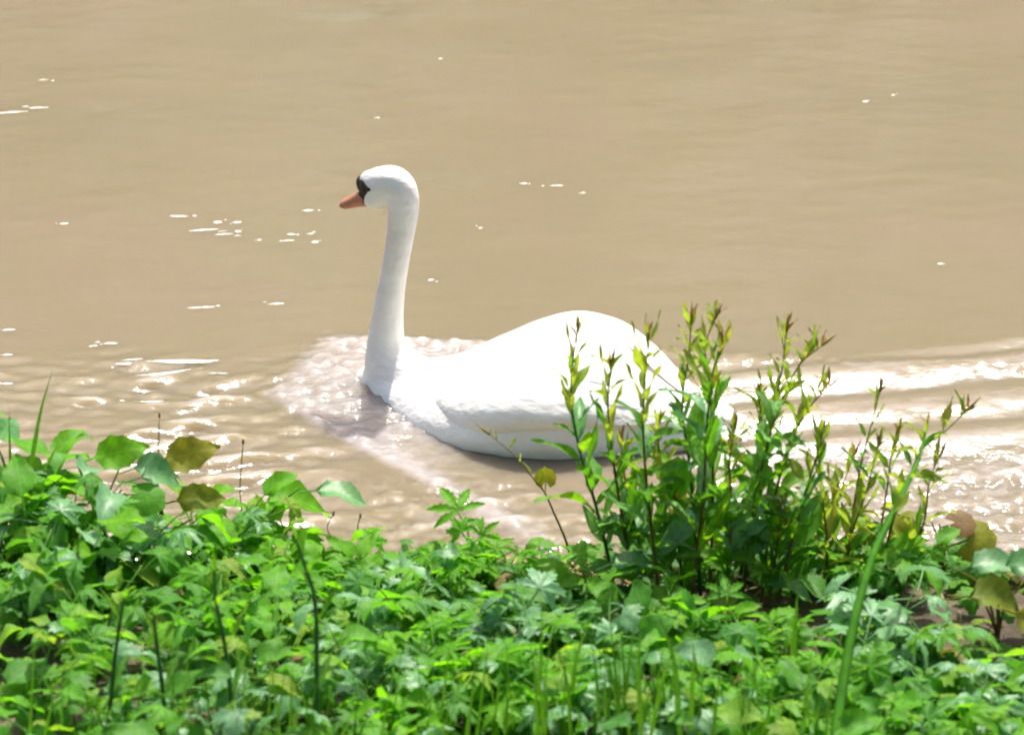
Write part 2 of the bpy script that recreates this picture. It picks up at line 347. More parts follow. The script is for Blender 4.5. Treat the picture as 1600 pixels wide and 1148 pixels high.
def baked(V, F, voxel, iters, name, mat):
    o = link('tmp', mesh_of('tmp', V, F)); r = o.modifiers.new('r', 'REMESH'); r.mode = 'VOXEL'; r.voxel_size = voxel
    s = o.modifiers.new('s', 'SMOOTH'); s.factor = .5; s.iterations = iters
    bpy.context.view_layer.update(); dg = bpy.context.evaluated_depsgraph_get()
    me = bpy.data.meshes.new_from_object(o.evaluated_get(dg)); me.name = name
    bpy.data.objects.remove(o); me.materials.clear(); me.materials.append(mat)
    me.polygons.foreach_set('use_smooth', [True]*len(me.polygons)); return me

def build_swan():
    root = empty('swan', SWAN); root.rotation_euler = (0, 0, math.atan2(SFW.y, SFW.x))
    tag(root, 'white swan with orange bill and upright neck swimming on the muddy river', 'swan')
    us = np.linspace(.47, -.47, 60); m = 40
    rings = [[hull(u, abs(a) if abs(a) <= math.pi else 0, 1 if a >= 0 else -1) for a in np.linspace(-math.pi, math.pi, m, endpoint=False)] for u in us]
    body = loft(rings)
    neck = [(.27, -.05, .10), (.350, .010, .092), (.382, .060, .069), (.394, .110, .0475), (.391, .165, .0395), (.383, .23, .0350), (.373, .287, .0325), (.360, .36, .0325),
            (.349, .43, .0355), (.347, .475, .0390), (.356, .508, .0415), (.376, .520, .0415), (.40, .515, .038)]
    nk = catmull(neck, 5); rings = []
    for i, p in enumerate(nk):
        a = nk[max(0, i-1)]; b = nk[min(len(nk)-1, i+1)]; d = Vector((b[0]-a[0], 0, b[1]-a[1])).normalized(); s = Vector((0, 1, 0)); q = d.cross(s)
        lat = .92
        rings.append([Vector((p[0], 0, p[1])) + (s*math.cos(t)*lat+q*math.sin(t))*p[2] for t in np.linspace(0, 2*math.pi, 24, endpoint=False)])
    head = ellipsoid((.398, 0, .508), (.056, .037, .048), R(22)); cheek = ellipsoid((.416, 0, .484), (.036, .034, .036), R(30)); brow = ellipsoid((.43, 0, .515), (.024, .026, .028), R(30))
    V, F = join([body, loft(rings), head, cheek, brow])
    me = baked(V, F, .0055, 11, 'body', WHITE); link('body', me, root)
    bvh = BVHTree.FromPolygons([v.co.copy() for v in me.vertices], [tuple(p.vertices) for p in me.polygons])
    # bill
    bp = catmull([(.434, .474, .0215, .0175), (.450, .469, .0200, .0165), (.466, .462, .0165, .0155), (.483, .4545, .0135, .0155), (.496, .4485, .0115, .0150), (.504, .4445, .006, .010)], 4)
    rings = []
    for i, p in enumerate(bp):
        a = bp[max(0, i-1)]; b = bp[min(len(bp)-1, i+1)]; d = Vector((b[0]-a[0], 0, b[1]-a[1])).normalized(); s = Vector((0, 1, 0)); q = d.cross(s)
        rings.append([Vector((p[0], 0, p[1])) + s*math.cos(t)*p[3] + q*math.sin(t)*p[2] for t in np.linspace(0, 2*math.pi, 18, endpoint=False)])
    V, F = loft(rings); bill = link('bill', mesh_of('bill', V, F, ORANGE), root)
    V, F = ellipsoid((.5005, 0, .4485), (.007, .008, .005), R(24), 12, 8); link('bill_nail', mesh_of('bill_nail', V, F, NAIL), bill)
    V, F = join([ellipsoid((.450, 0, .505), (.0135, .014, .022), R(14), 16, 10), ellipsoid((.447, 0, .484), (.010, .0172, .012), R(20), 16, 8)]); link('bill_knob', mesh_of('bill_knob', V, F, BLACK), root)
    # black skin between bill and eye, one patch on each cheek
    poly = [(.456, .525), (.444, .532), (.430, .522), (.414, .511), (.424, .498), (.431, .487), (.434, .474), (.436, .456), (.449, .454), (.454, .48)]
    cu = sum(p[0] for p in poly)/len(poly); cz = sum(p[1] for p in poly)/len(poly)
    for sd_ in (1, -1):
        V = []; F = []; n = len(poly); rs = (0, .35, .7, 1.0)
        fine = []
        for i in range(n):
            for k in range(3): fine.append([poly[i][j]+(poly[(i+1) % n][j]-poly[i][j])*k/3 for j in (0, 1)])
        n = len(fine)
        for r_ in rs[1:]:
            for (u, z) in fine:
                uu, zz = cu+(u-cu)*r_, cz+(z-cz)*r_
                h, nn, _, _ = bvh.ray_cast(Vector((uu, .2*sd_, zz)), Vector((0, -sd_, 0)))
                if h is None or h.y*sd_ < 0: h, nn, _, _ = bvh.find_nearest(Vector((uu, .006*sd_, zz)))
                V.append(h + nn*(.0014 if r_ < 1 else -.0004))
        for a in range(2):
            for k in range(n): F.append((a*n+k, a*n+(k+1) % n, (a+1)*n+(k+1) % n, (a+1)*n+k))
        F.append(tuple(range(n))); link('face_patch', mesh_of('face_patch', V, F, BLACK), root)
        h, nn, _, _ = bvh.ray_cast(Vector((.4195, .2*sd_, .5085)), Vector((0, -sd_, 0)))
        V, F = ellipsoid(h, (.0052, .0045, .0052), 0, 12, 8); link('eye', mesh_of('eye', V, F, EYE), root)
    # folded wings
    def wing_pt(u, phi, side, lift): return hull(u, phi, side) + hull_n(u, max(phi, .02), side)*lift
    U0, U1 = .25, -.40
    def ring_e(u): return float(smooth(-.50, -.34, np.float64(u)))
    def low(u): return interp([(.25, R(40)), (.20, R(56)), (.13, R(72)), (.05, R(82)), (0, R(84)), (-.12, R(80)), (-.25, R(68)), (-.36, R(56)), (-.42, R(50))], u)
    def wing_d(s, t):                                      # how far the folded wing stands off the hull
        e = min(1, (1-t)/(.16+.34*(1-float(smooth(.1, .6, np.float64(s)))))); e2 = min(1, t/.16); es = min(1, s/.45); k0 = .5*float(smooth(.25, .6, np.float64(s))); ee = min(1, (1-s)/.06+.35)
        return (WINGPAD+.013)*(1-(1-e)**2.2)*(1-(1-es)**2)*ee*(k0+(1-k0)*(1-(1-e2)**2)) - .007 + .0025*math.sin(s*9+t*2.2)*e*es*e2
    for side in (1, -1):
        NS, NT = 56, 26; V = []; F = []
        for i in range(NS+1):
            s = i/NS; u = U0+(U1-U0)*s; p0 = R(.02)+R(26)*(1-smooth(.0, .35, np.float64(s)))
            for j in range(NT+1):
                t = j/NT; phi = p0+(low(u)-p0)*t
                V.append(wing_pt(u, phi, side, wing_d(s, t)))
        for i in range(NS):
            for j in range(NT):
                a = i*(NT+1)+j; q = (a, a+1, a+NT+2, a+NT+1); F.append(q if side < 0 else q[::-1])
        wing = link('wing', mesh_of('wing', V, F, WHITE), root)
        # long feathers of the folded wing, overlapping like roof tiles
        for k in range(11):
            t0 = .20+.068*k; ua = -.06-.022*abs(k-3)+.02*math.sin(k*2.1); L = .27-.012*k; V = []; F = []; n = 14
            for i in range(n+1):
                s = i/n; u = ua-L*s; wd = .024*math.sin(math.pi*min(1, .12+s*.80))**.6*(1 if s < .85 else max(.12, (1-s)/.15)**.7)
                tt = t0*(1-.25*s)
                for j in range(5):
                    x = (j-2)/2; uu = max(-.47, u); r_ = max(.05, fW(uu)*.9)
                    phi = low(max(-.40, uu))*tt + x*wd/r_; lift = wing_d(min(.96, (U0-uu)/(U0-U1)), min(.95, max(.02, tt)))*ring_e(uu)-.004+.0075*min(1, s*1.8)+.0002*(10-k)-.0016*x*x
                    V.append(wing_pt(uu, max(.03, phi), side, lift) + Vector((min(0, u+.47), 0, 0)))
            for i in range(n):
                for j in range(4):
                    a = i*5+j; q = (a, a+1, a+6, a+5); F.append(q if side < 0 else q[::-1])
            link('feather', mesh_of('feather', V, F, WHITE), wing)
    # tail
    V, F = ellipsoid((-.42, 0, .060), (.06, .05, .022), R(-4), 18, 10); tail = link('tail', mesh_of('tail', V, F, WHITE), root)
    for k in range(7):
        a = (k-3)*R(8); V = []; F = []; n = 8
        for i in range(n+1):
            s = i/n; wd = .018*(1-.75*s**3)
            for x in (-1, 0, 1):
                p = Vector((-.09*s, x*wd, .004*(1-x*x))); p.rotate(Euler((0, 0, -a))); V.append(p+Vector((-.40, (k-3)*.010, .066-.002*abs(k-3)-.028*s)))
        for i in range(n):
            for j in range(2): b = i*3+j; F.append((b, b+1, b+4, b+3))
        link('feather', mesh_of('feather', V, F, WHITE), tail)
build_swan(); build_far()

# ------------------------------------------------------------------ leaf shapes (shared mesh data); every leaf grows along +X from its stalk, face up +Z
def blade(name, L, W, shape, fold=.25, droop=.3, teeth=0, wave=0, n=9, mat=None, seed=0, stalk=.0):
    g = random.Random(seed); V = []; F = []
    for i in range(n+1):
        s = i/n
        if shape == 'lance': wd = math.sin(math.pi*s**.8)**.9
        elif shape == 'ovate': wd = math.sin(math.pi*s**.62)**.8
        elif shape == 'round': wd = max(0, 1-abs(2*s-1)**2.4)**.55
        else: wd = (1-s)**.6*min(1, .5+s*3)
        wd = max(wd, .03)*W/2*(1+(teeth*(.5 if i % 2 else -.5) if 0 < i < n else 0))
        z = -droop*L*s*s + .12*L*s; x = stalk+L*s*(1-.18*droop*s)
        for j in (-1, -.5, 0, .5, 1):
            V.append((x + (teeth*.02 if abs(j) == 1 else 0), wd*j, z + fold*wd*abs(j) + wave*L*math.sin(s*9+j*2+seed)*abs(j)*.1))
    for i in range(n):
        for j in range(4): a = i*5+j; F.append((a, a+5, a+6, a+1))
    if stalk > 0:
        o = len(V); r = .0018
        V += [(0, -r, -.35*stalk), (0, r, -.35*stalk), (0, 0, -.35*stalk+r), (stalk, -r, 0), (stalk, r, 0), (stalk, 0, r)]
        F += [(o, o+1, o+4, o+3), (o+1, o+2, o+5, o+4), (o+2, o, o+3, o+5)]
    return mesh_of(name, V, F, mat)
def lobed(name, Rr, lobes, depth, teeth, mat, seed, stalk=.03, droop=.35, spread=R(250)):
    g = random.Random(seed); n = lobes*8; V = [(0, 0, 0)]; F = []; ks = 3
    for ring in range(1, ks+1):
        for i in range(n+1):
            f = i/n; th = (f-.5)*spread; l = f*lobes; ph = (l-math.floor(l)) if i < n else 1.
            mid = 1-abs(2*ph-1); rad = 1-depth*(1-mid**.8); size = 1-.35*abs(2*f-1)**1.5
            rad *= size*(1+teeth*(.5 if i % 2 else -.5)*(ring == ks)); r = Rr*rad*ring/ks
            if ring < ks: r = Rr*size*ring/ks*(1-depth*.5*(1-mid)*ring/ks)
            x, y = r*math.cos(th), r*math.sin(th)
            z = -droop*r*r/Rr + .16*r*(1-mid) + .03*Rr*math.sin(th*3+seed)*ring/ks
            V.append((stalk+x+.25*Rr, y, z))
    V[0] = (stalk+.25*Rr, 0, 0)
    for i in range(n): F.append((0, 1+i, 2+i))
    for ring in range(ks-1):
        for i in range(n): a = 1+ring*(n+1)+i; F.append((a, a+n+1, a+n+2, a+1))
    o = len(V); r = .002; e = stalk+.25*Rr
    V += [(0, -r, -.4*e), (0, r, -.4*e), (0, 0, -.4*e+r), (e, -r, -.001), (e, r, -.001), (e, 0, r)]
    F += [(o, o+1, o+4, o+3), (o+1, o+2, o+5, o+4), (o+2, o, o+3, o+5)]
    return mesh_of(name, V, F, mat)
def palmate(name, L, k, mat, seed):
    parts = []
    for i in range(k):
        a = (i-(k-1)/2)*R(48); l = L*(1-.12*abs(i-(k-1)/2))
        me = blade('t', l, l*.32, 'lance', .3, .28+.05*(i % 2), .35, 0, 10, None, seed+i); rot = Matrix.Rotation(a, 3, 'Z')
        parts.append(([rot @ v.co + Vector((.04, 0, 0)) for v in me.vertices], [tuple(p.vertices) for p in me.polygons])); bpy.data.meshes.remove(me)
    st = tube([(0, 0, -.03), (.02, 0, -.008), (.042, 0, 0)], [.002]*3, 4); V, F = join(parts+[st]); return mesh_of(name, V, F, mat)

def variants(kind, mat, size=1.0, n=3):
    outp = []
    for i in range(n):
        s = size*(1+.12*(i-1))
        if kind == 'lobed': outp.append(lobed('leaf', .055*s, [5, 3, 5][i % 3], [.5, .42, .58][i % 3], .26, mat, i+1, .03*s, [.3, .55, .8][i % 3]))
        elif kind == 'ovate': outp.append(blade('leaf', .095*s, .058*s, 'ovate', [.3, .5, .15][i % 3], [.35, .7, .15][i % 3], .14, .6, 9, mat, i, .03*s))
        elif kind == 'heart': outp.append(lobed('leaf', .055*s, 1, .05, .0, mat, i+4, .03*s, [.25, .5, .8][i % 3], R(300)))
        elif kind == 'palm': outp.append(palmate('leaf', .075*s, [5, 7, 5][i % 3] if i < 2 else 5, mat, i))
        elif kind == 'lance': outp.append(blade('leaf', .105*s, .0165*s, 'lance', [.5, .8, .3][i % 3], [.1, .35, -.15][i % 3], 0, .4, 8, mat, i, .004))
        elif kind == 'broadlance': outp.append(blade('leaf', .108*s, .030*s, 'lance', [.4, .6, .25][i % 3], [.25, .55, .05][i % 3], 0, .5, 8, mat, i, .008))
    return outp
LV = {('lobed', 'g'): variants('lobed', GREEN), ('ovate', 'g'): variants('ovate', GREEN), ('lobed', 'b'): variants('lobed', BRIGHT), ('ovate', 'b'): variants('ovate', BRIGHT),
      ('lobed', 'u'): variants('lobed', BLUISH_SHEEN), ('ovate', 'u'): variants('ovate', BLUISH_SHEEN), ('palm', 'b'): variants('palm', BRIGHT), ('palm', 'g'): variants('palm', GREEN),
      ('ovate', 'o'): variants('ovate', OLIVE), ('heart', 'g'): variants('heart', GREEN), ('heart', 'b'): variants('heart', BRIGHT), ('heart', 'o'): variants('heart', OLIVE), ('heart', 'u'): variants('heart', BLUISH_SHEEN), ('heart', 'n'): variants('heart', BROWN),
      ('lance', 'n'): variants('lance', BROWN, .9), ('lance', 'y'): variants('lance', YOUNG), ('lance', 'm'): variants('lance', MATURE), ('broad', 'm'): variants('broadlance', MATURE), ('broad', 'y'): variants('broadlance', YOUNG), ('broad', 'u'): variants('broadlance', BLUISH_SHEEN)}

def put_leaf(parent, me, base_w, pos, heading, tilt, roll, scale, name='leaf'):
    """a leaf at world place pos: heading = compass angle, tilt = rise of its midrib, roll = turn about it"""
    o = link(name, me, parent)
    o.matrix_parent_inverse = Matrix.Identity(4)
    o.rotation_mode = 'XYZ'
    m = Matrix.Translation(Vector(pos)-Vector(base_w)) @ Matrix.Rotation(heading, 4, 'Z') @ Matrix.Rotation(-tilt, 4, 'Y') @ Matrix.Rotation(roll, 4, 'X') @ Matrix.Scale(scale, 4)
    o.matrix_basis = m; return o

def low_plant(name, base, label, cat, mix, n_stems=4, h=.2, spread=.14, per=5, size=1., group=None, stem=STEM_GREEN, lean=(0, 0), g=random, tilt0=.05):
    root = empty(name, base); tag(root, label, cat, group)
    for s in range(n_stems):
        a = 6.283*s/n_stems+g.uniform(-.5, .5); rr = spread*g.uniform(.45, 1.05); hh = h*g.uniform(.72, 1.05)
        tip = Vector((rr*math.cos(a)+lean[0], rr*math.sin(a)+lean[1], hh)); mid = Vector((tip.x*.35, tip.y*.35, hh*.62))
        path = [Vector(p) for p in catmull([(0, 0, -.02), tuple(mid), tuple(tip)], 4)]
        V, F = tube(path, [.0036*(1-.65*i/(len(path)-1)) for i in range(len(path))], 5)
        link('stem', mesh_of('stem', V, F, stem), root)
        for k in range(per):
            f = .35+.65*(k+1)/per; p = path[min(len(path)-1, int(f*(len(path)-1)))]
            hd = a+2.4*k+g.uniform(-.5, .5) if k < per-1 else a+g.uniform(-.4, .4)
            kk = g.choice(mix); me = g.choice(LV[kk])
            put_leaf(root, me, (0, 0, 0), p, hd, tilt0+g.uniform(-.55, .6), g.uniform(-.7, .7), size*g.uniform(.65, 1.25))
    return root
G = random.Random(21)
CG, CB, CU = ('lobed', 'g'), ('lobed', 'b'), ('lobed', 'u'); OO = ('ovate', 'o'); OG, OB, OU = ('ovate', 'g'), ('ovate', 'b'), ('ovate', 'u'); PB, PG = ('palm', 'b'), ('palm', 'g'); HG, HB, HO, HU, HN = [('heart', c) for c in 'gboun']

# ------------------------------------------------------------------ the leafy bank: low plants, one by one (photo spot of the base, look, label)
LOW = [
 # back row along the water, from the left edge of the picture
 (20, 900, 'leafy_plant', [OG, CG, OU, OB], 6, .29, .16, 6, 1.15, 'green leafy plant at the left picture edge beneath the tall grass blade'),
  (110, 940, 'leafy_plant', [OU, CG, OG, OB], 6, .28, .16, 6, 1.15, 'pale bluish leafed plant in front of the rounded leaf plant'),
 (400, 900, 'leafy_plant', [OB, OG, CB], 4, .12, .11, 5, .9, 'bright green plant by the water between yellow leaf and swan'),
 (465, 915, 'broad_leaf_plant', [OB, HB], 3, .09, .11, 4, 1.0, 'low bright plant whose leaf points out over the water below the breast wave'),
 (560, 935, 'leafy_plant', [CG, OB, CB], 4, .055, .12, 5, .9, 'flat light green plant at the water edge left of the pale palm-leaved plant'),
 (640, 960, 'leafy_plant', [CG, OU, CB], 4, .07, .13, 5, 1.0, 'low green plant just left below the star-leaved plant at the water'),
 (740, 920, 'star_leaf_plant', [PB, CB, PB], 4, .12, .10, 4, .9, 'light green star-leaved plant at the water edge below the swan'),
 (860, 930, 'broad_leaf_plant', [OG, HB, CB], 4, .06, .12, 4, 1.1, 'wide bright leaves at the foot of the lone leaning stem'),
 (720, 995, 'leafy_plant', [CB, OU, CG], 4, .09, .13, 5, 1.0, 'pale leafed plant left of the bare straw patch'),
 (320, 925, 'leafy_plant', [CG, OG, OB, CU], 6, .19, .15, 6, 1.05, 'dense green plant right below the big yellow leaf'),
 (205, 945, 'leafy_plant', [CG, CU, OG, OB], 6, .20, .15, 6, 1.1, 'curly green plant between the yellow leaf and the dark stalks'),
 (40, 1000, 'leafy_plant', [CU, OG, CG], 5, .22, .15, 5, 1.1, 'plant with large silvery leaves at the left edge, second from the water'),
 (420, 990, 'leafy_plant', [CG, OB, CB], 5, .18, .15, 5, .95, 'bright plant just behind the tallest dark stalk'),
 (540, 1010, 'leafy_plant', [CG, OG, OB], 5, .13, .15, 5, .95, 'green plant to the right of the tallest dark stalk'),
 (640, 1030, 'leafy_plant', [CG, CB, CU], 5, .15, .15, 5, 1.0, 'green plant with a pale folded leaf above the yellow star leaves'),
 (150, 1060, 'leafy_plant', [CG, OG], 5, .20, .16, 5, .95, 'dark shaded plant around the leftmost dark stalk'),
 (330, 1060, 'leafy_plant', [CG, OG, CB], 5, .20, .16, 5, 1.0, 'green plant between the two middle dark stalks'),
 (830, 1040, 'lobed_leaf_plant', [CU, CU, CG], 5, .11, .15, 5, 1.15, 'silvery lobed plant below the bare straw patch'),
 (950, 1050, 'lobed_leaf_plant', [CU, CG, OG], 4, .11, .14, 5, 1.1, 'silvery lobed plant left of the bright upright grass blade'),
 (1060, 1030, 'broad_leaf_plant', [OB, CG, OG], 4, .12, .14, 4, 1.1, 'plant with a long bright leaf under the willow shrub'),
 (1170, 1045, 'lobed_leaf_plant', [CB, CG, PB], 4, .11, .13, 5, 1.0, 'light green lobed plant beside the bright upright grass blade'),
 (1390, 1060, 'lobed_leaf_plant', [CU, CU, CG], 5, .17, .14, 5, 1.35, 'large grey-green lobed plant right of the thick leaning stalk'),
 (1330, 935, 'leafy_plant', [CG, OB, OG], 4, .13, .11, 5, .9, 'small green plant at the foot of the thin yellow shoots'),
 (1400, 945, 'leafy_plant', [CG, OG, CB], 4, .12, .11, 5, .9, 'small green plant just left of the brown-leaved seedling'),
 # front rows at the bottom of the picture
 (690, 1140, 'star_leaf_plant', [PB, PB, PG], 4, .15, .12, 4, 1.15, 'yellow-green star-leaved plant near the bottom, left of the grass tuft'),
 (60, 1150, 'leafy_plant', [CG, OG], 5, .20, .16, 5, 1.0, 'shaded plant in the bottom left corner'),
 (230, 1160, 'leafy_plant', [CG, CU, OG], 5, .18, .16, 5, 1.0, 'plant at the bottom between the first two dark stalks'),
 (430, 1150, 'leafy_plant', [CG, OG, CU], 5, .20, .16, 5, 1.0, 'plant at the bottom edge left of the tallest dark stalk'),
 (560, 1130, 'leafy_plant', [CG, OG, CU], 5, .18, .16, 5, .95, 'plant at the bottom right of the tallest dark stalk'),
 (620, 1210, 'leafy_plant', [CG, OB, CU], 5, .17, .17, 5, 1.0, 'plant cut by the bottom edge below the yellow star leaves'),
 (790, 1130, 'leafy_plant', [CB, OG, PB], 5, .15, .15, 5, 1.0, 'bright plant at the bottom between the star leaves and the grass tuft'),
 (880, 1150, 'leafy_plant', [CG, OB, CU], 5, .13, .15, 5, 1.0, 'plant at the bottom left of the dense grass tuft'),
 (1010, 1170, 'leafy_plant', [CG, OG, CU], 5, .13, .15, 5, 1.0, 'plant at the bottom hidden among the dense grass tuft'),
 (1130, 1150, 'leafy_plant', [CB, CG, OU], 5, .13, .15, 5, 1.0, 'plant at the bottom between grass tuft and the thick leaning stalk'),
 (1240, 1165, 'lobed_leaf_plant', [CB, CB, CG], 5, .13, .14, 5, 1.15, 'bright lobed plant at the bottom just left of the thick leaning stalk'),
 (1400, 1160, 'leafy_plant', [CB, CG, OG], 5, .14, .15, 5, 1.0, 'bright plant at the bottom right of the thick leaning stalk'),
 (1500, 1150, 'leafy_plant', [CG, OB, CU], 5, .12, .15, 5, 1.0, 'plant at the bottom around the thin tan stalk'),
 (1600, 1140, 'leafy_plant', [CU, CG, OG], 5, .13, .15, 5, 1.0, 'plant in the bottom right corner below the olive leaves'),
 (1545, 1220, 'leafy_plant', [CB, CG, OU], 5, .14, .16, 5, 1.0, 'plant cut by the bottom edge near the bottom right corner'),
 (330, 1230, 'leafy_plant', [CG, OG, CU], 5, .18, .17, 5, 1.0, 'plant cut by the bottom edge below the second dark stalk'),
 (110, 1240, 'leafy_plant', [CG, OG], 5, .19, .17, 5, 1.0, 'plant cut by the bottom edge near the bottom left corner'),
 (1340, 1235, 'leafy_plant', [CB, CG, OG], 5, .14, .16, 5, 1.0, 'plant cut by the bottom edge at the foot of the thick leaning stalk'),
]
for (px, py, nm, mix, ns, h, sp, per, size, lab) in LOW:
    low_plant(nm, ground(px, py), lab, 'plant', mix, ns, h, sp*1.05, per+3, size*.88, 'low plants on the bank', g=G)

# plants that stand out
def fan_plant(name, base, label, leaves, stem_mat_, group=None):
    """leaves: (photo spot of the leaf base, depth shift, key, heading deg, tilt deg, roll deg, scale)"""
    root = empty(name, base); tag(root, label, 'plant', group)
    for (px, py, dy, key, hd, ti, ro, sc_) in leaves:
        p = at_y(px, py, base.y+dy); q = p-base
        path = [Vector(v) for v in catmull([(0, 0, -.01), (q.x*.35, q.y*.35, q.z*.65), tuple(q)], 4)]
        V, F = tube(path, [.0032*(1-.4*i/(len(path)-1)) for i in range(len(path))], 5); link('stem', mesh_of('stem', V, F, stem_mat_), root)
        put_leaf(root, LV[key][int(sc_*7) % 3], (0, 0, 0), q, R(hd), R(ti), R(ro), sc_)
    return root
fan_plant('yellow_leaf_plant', ground(262, 890), 'plant with big drooping yellow-green leaves at the water on the left',
  [(226, 728, -.06, OO, 4, 14, 50, 1.2), (250, 785, -.09, OO, 2, 6, 45, 1.3), (236, 760, -.08, HB, 200, 25, 20, .9), (300, 810, -.08, HB, -30, 0, 10, 1.1)], STEM_BROWN)
fan_plant('round_leaf_plant', ground(160, 895), 'plant with one bright rounded leaf standing up against the water',
  [(118, 722, -.03, OB, 12, 8, 50, 1.15), (125, 745, -.03, HU, 160, 10, 30, 1.1), (185, 735, -.03, OU, 5, 5, 30, 1.1), (140, 760, -.06, OG, 200, 0, 20, 1.1), (190, 765, -.06, HG, -30, 0, 30, 1.0)], STEM_GREEN)
fan_plant('broad_leaf_plant', ground(395, 888), 'plant with a long pointed leaf reaching right over the water',
  [(385, 790, 0, ('ovate', 'b'), 8, 8, 20, 1.5), (468, 762, .01, ('ovate', 'u'), -8, -4, 10, 1.4), (395, 800, -.02, ('ovate', 'b'), 160, 10, 10, .9)], STEM_GREEN)
fan_plant('olive_leaf_plant', ground(1560, 990), 'olive and bluish broad-leaved plant at the right picture edge',
  [(1490, 888, -.04, OU, 8, 6, 25, 1.3), (1545, 885, -.03, OU, 10, 0, 35, 1.3), (1480, 930, -.12, OO, 5, -4, 30, 1.5), (1560, 945, -.14, OO, -20, -18, 45, 1.4), (1590, 915, -.05, HO, 60, 0, 20, 1.4), (1520, 1000, -.08, HO, 200, -10, 20, 1.2)], STEM_BROWN)
fan_plant('brown_leaf_seedling', ground(1470, 920), 'seedling with brownish and yellow round leaves at the water right of the shoots',
  [(1468, 818, 0, HN, -5, 5, 30, .9), (1456, 816, 0, HO, 175, 5, -30, .8), (1480, 850, -.02, HO, 5, 12, 45, 1.1), (1462, 858, -.03, HO, 190, 0, -40, 1.3), (1480, 880, -.02, HB, 15, -10, 0, 1.1)], STEM_BROWN)

# ------------------------------------------------------------------ shoots
def shoot(parent, base_w, pts, y0, r0=.0042, n_leaf=12, young=.5, size=1., stem=STEM_BROWN, g=G, yd=0., start=.12, kinds=None, bud=True):
    """pts: photo spots from foot to tip, all at depth y0 (tip leaning yd further)"""
    P = [at_y(px, py+(22*i/(len(pts)-1) if bud else 0), y0+yd*i/(len(pts)-1)) - base_w for i, (px, py) in enumerate(pts)]
    path = [Vector(p) for p in catmull([tuple(p) for p in P], 6)]; n = len(path)
    V, F = tube(path, [r0*(1-.78*i/(n-1)) for i in range(n)], 5); st = link('shoot', mesh_of('shoot', V, F, stem), parent)
    for k in range(n_leaf):
        f = start+(1-start)*((k+.5)/n_leaf)**1.25; i = min(n-2, int(f*(n-1))); p = path[i]; d = (path[min(n-1, i+2)]-path[max(0, i-1)]).normalized()
        a = 2.4*k+g.uniform(-.5, .5); rise = R(g.uniform(38, 68)) if f > .5 else R(g.uniform(28, 66))
        if f < young: key = g.choice([('broad', 'm'), ('broad', 'm'), ('lance', 'm'), ('broad', 'u')])
        else: key = g.choice([('lance', 'y'), ('lance', 'y'), ('lance', 'm'), ('broad', 'y')]) if f < .8 else ('lance', 'y')
        if kinds: key = g.choice(kinds)
        sc_ = size*(1.08-.68*f)*g.uniform(.75, 1.2)
        put_leaf(st, g.choice(LV[key]), (0, 0, 0), p, a, rise, g.uniform(-.5, .5), sc_)
    if bud:
        for k in range(3):
            put_leaf(st, LV[('lance', 'n' if k < 2 else 'y')][k], (0, 0, 0), path[-1-k], G.uniform(0, 6.28), R(G.uniform(60, 80)), 0, .40*size)
        d = (path[-1]-path[-3]).normalized(); V, F = tube([path[-1], path[-1]+d*.014, path[-1]+d*.04], [.0022, .0032, .0006], 5); link('bud', mesh_of('bud', V, F, BUD), st)
    return st
b = ground(1085, 945); root = empty('willow_shrub', b)
tag(root, 'dense willow shrub with upright leafy shoots in front of the tail of the swan', 'shrub')
SH = [([(1095, 930), (1085, 800), (1075, 700), (1066, 620), (1076, 540), (1080, 478)], 15), ([(1108, 935), (1112, 850), (1114, 720), (1110, 600), (1102, 525), (1118, 476)], 15),
      ([(1080, 935), (1098, 780), (1106, 640), (1115, 560), (1132, 508)], 13), ([(958, 905), (935, 800), (907, 700), (893, 620), (894, 560), (902, 496)], 11),
      ([(992, 920), (975, 820), (957, 700), (950, 610), (957, 545)], 12), ([(1030, 935), (1018, 820), (1008, 720), (1005, 640), (1009, 560), (1013, 510)], 12),
      ([(1170, 935), (1185, 800), (1195, 720), (1207, 640), (1222, 560), (1229, 495)], 14), ([(1160, 930), (1180, 780), (1205, 660), (1245, 560), (1284, 518)], 13),
      ([(1190, 940), (1205, 800), (1232, 690), (1265, 620), (1296, 582)], 12), ([(1150, 930), (1170, 820), (1185, 720), (1190, 650), (1186, 596)], 11),
      ([(1215, 940), (1235, 850), (1258, 760), (1275, 700), (1284, 660)], 10), ([(1050, 940), (1045, 850), (1035, 760), (1030, 690), (1026, 640)], 11),
      ([(1010, 930), (1000, 850), (985, 780), (975, 720), (970, 670)], 10), ([(1130, 940), (1140, 850), (1142, 770), (1140, 700), (1148, 650)], 11),
      ([(1240, 945), (1262, 870), (1290, 800), (1305, 750)], 9), ([(1070, 945), (1062, 860), (1058, 800), (1052, 740)], 10), ([(1200, 945), (1210, 880), (1216, 820), (1225, 770)], 9)]
for i, (pts, nl) in enumerate(SH):
    shoot(root, b, pts, b.y + .10*math.sin(i*2.3), .0044, nl+14, .55, 1.25, STEM_BROWN if i % 3 else STEM_DARK, yd=.02*math.cos(i*3), start=.10)
for (px, py, hd, ti, ro, sc_, key) in [(1165, 880, 100, 75, 180, 1.1, HU), (1010, 780, -25, -5, -30, 1.15, OU), (1050, 790, 60, 50, 160, 1.0, HB), (1100, 860, 165, 5, 30, 1.0, OU), (985, 830, 80, 50, 150, .9, OB),
                                   (930, 885, 10, 5, 10, 1.2, OU), (1180, 905, -10, -10, 0, 1.2, OU), (1020, 885, 200, 0, 10, 1.1, OG), (1130, 905, 270, -5, 0, 1.2, OG), (1240, 890, 300, 0, 0, 1.1, OG), (1060, 905, 250, 0, 0, 1.2, OG)]:
    put_leaf(root, LV[key][1 if key in (HU, HB) else 0], b, at_y(px, py, b.y-.10), R(hd), R(ti), R(ro), sc_)

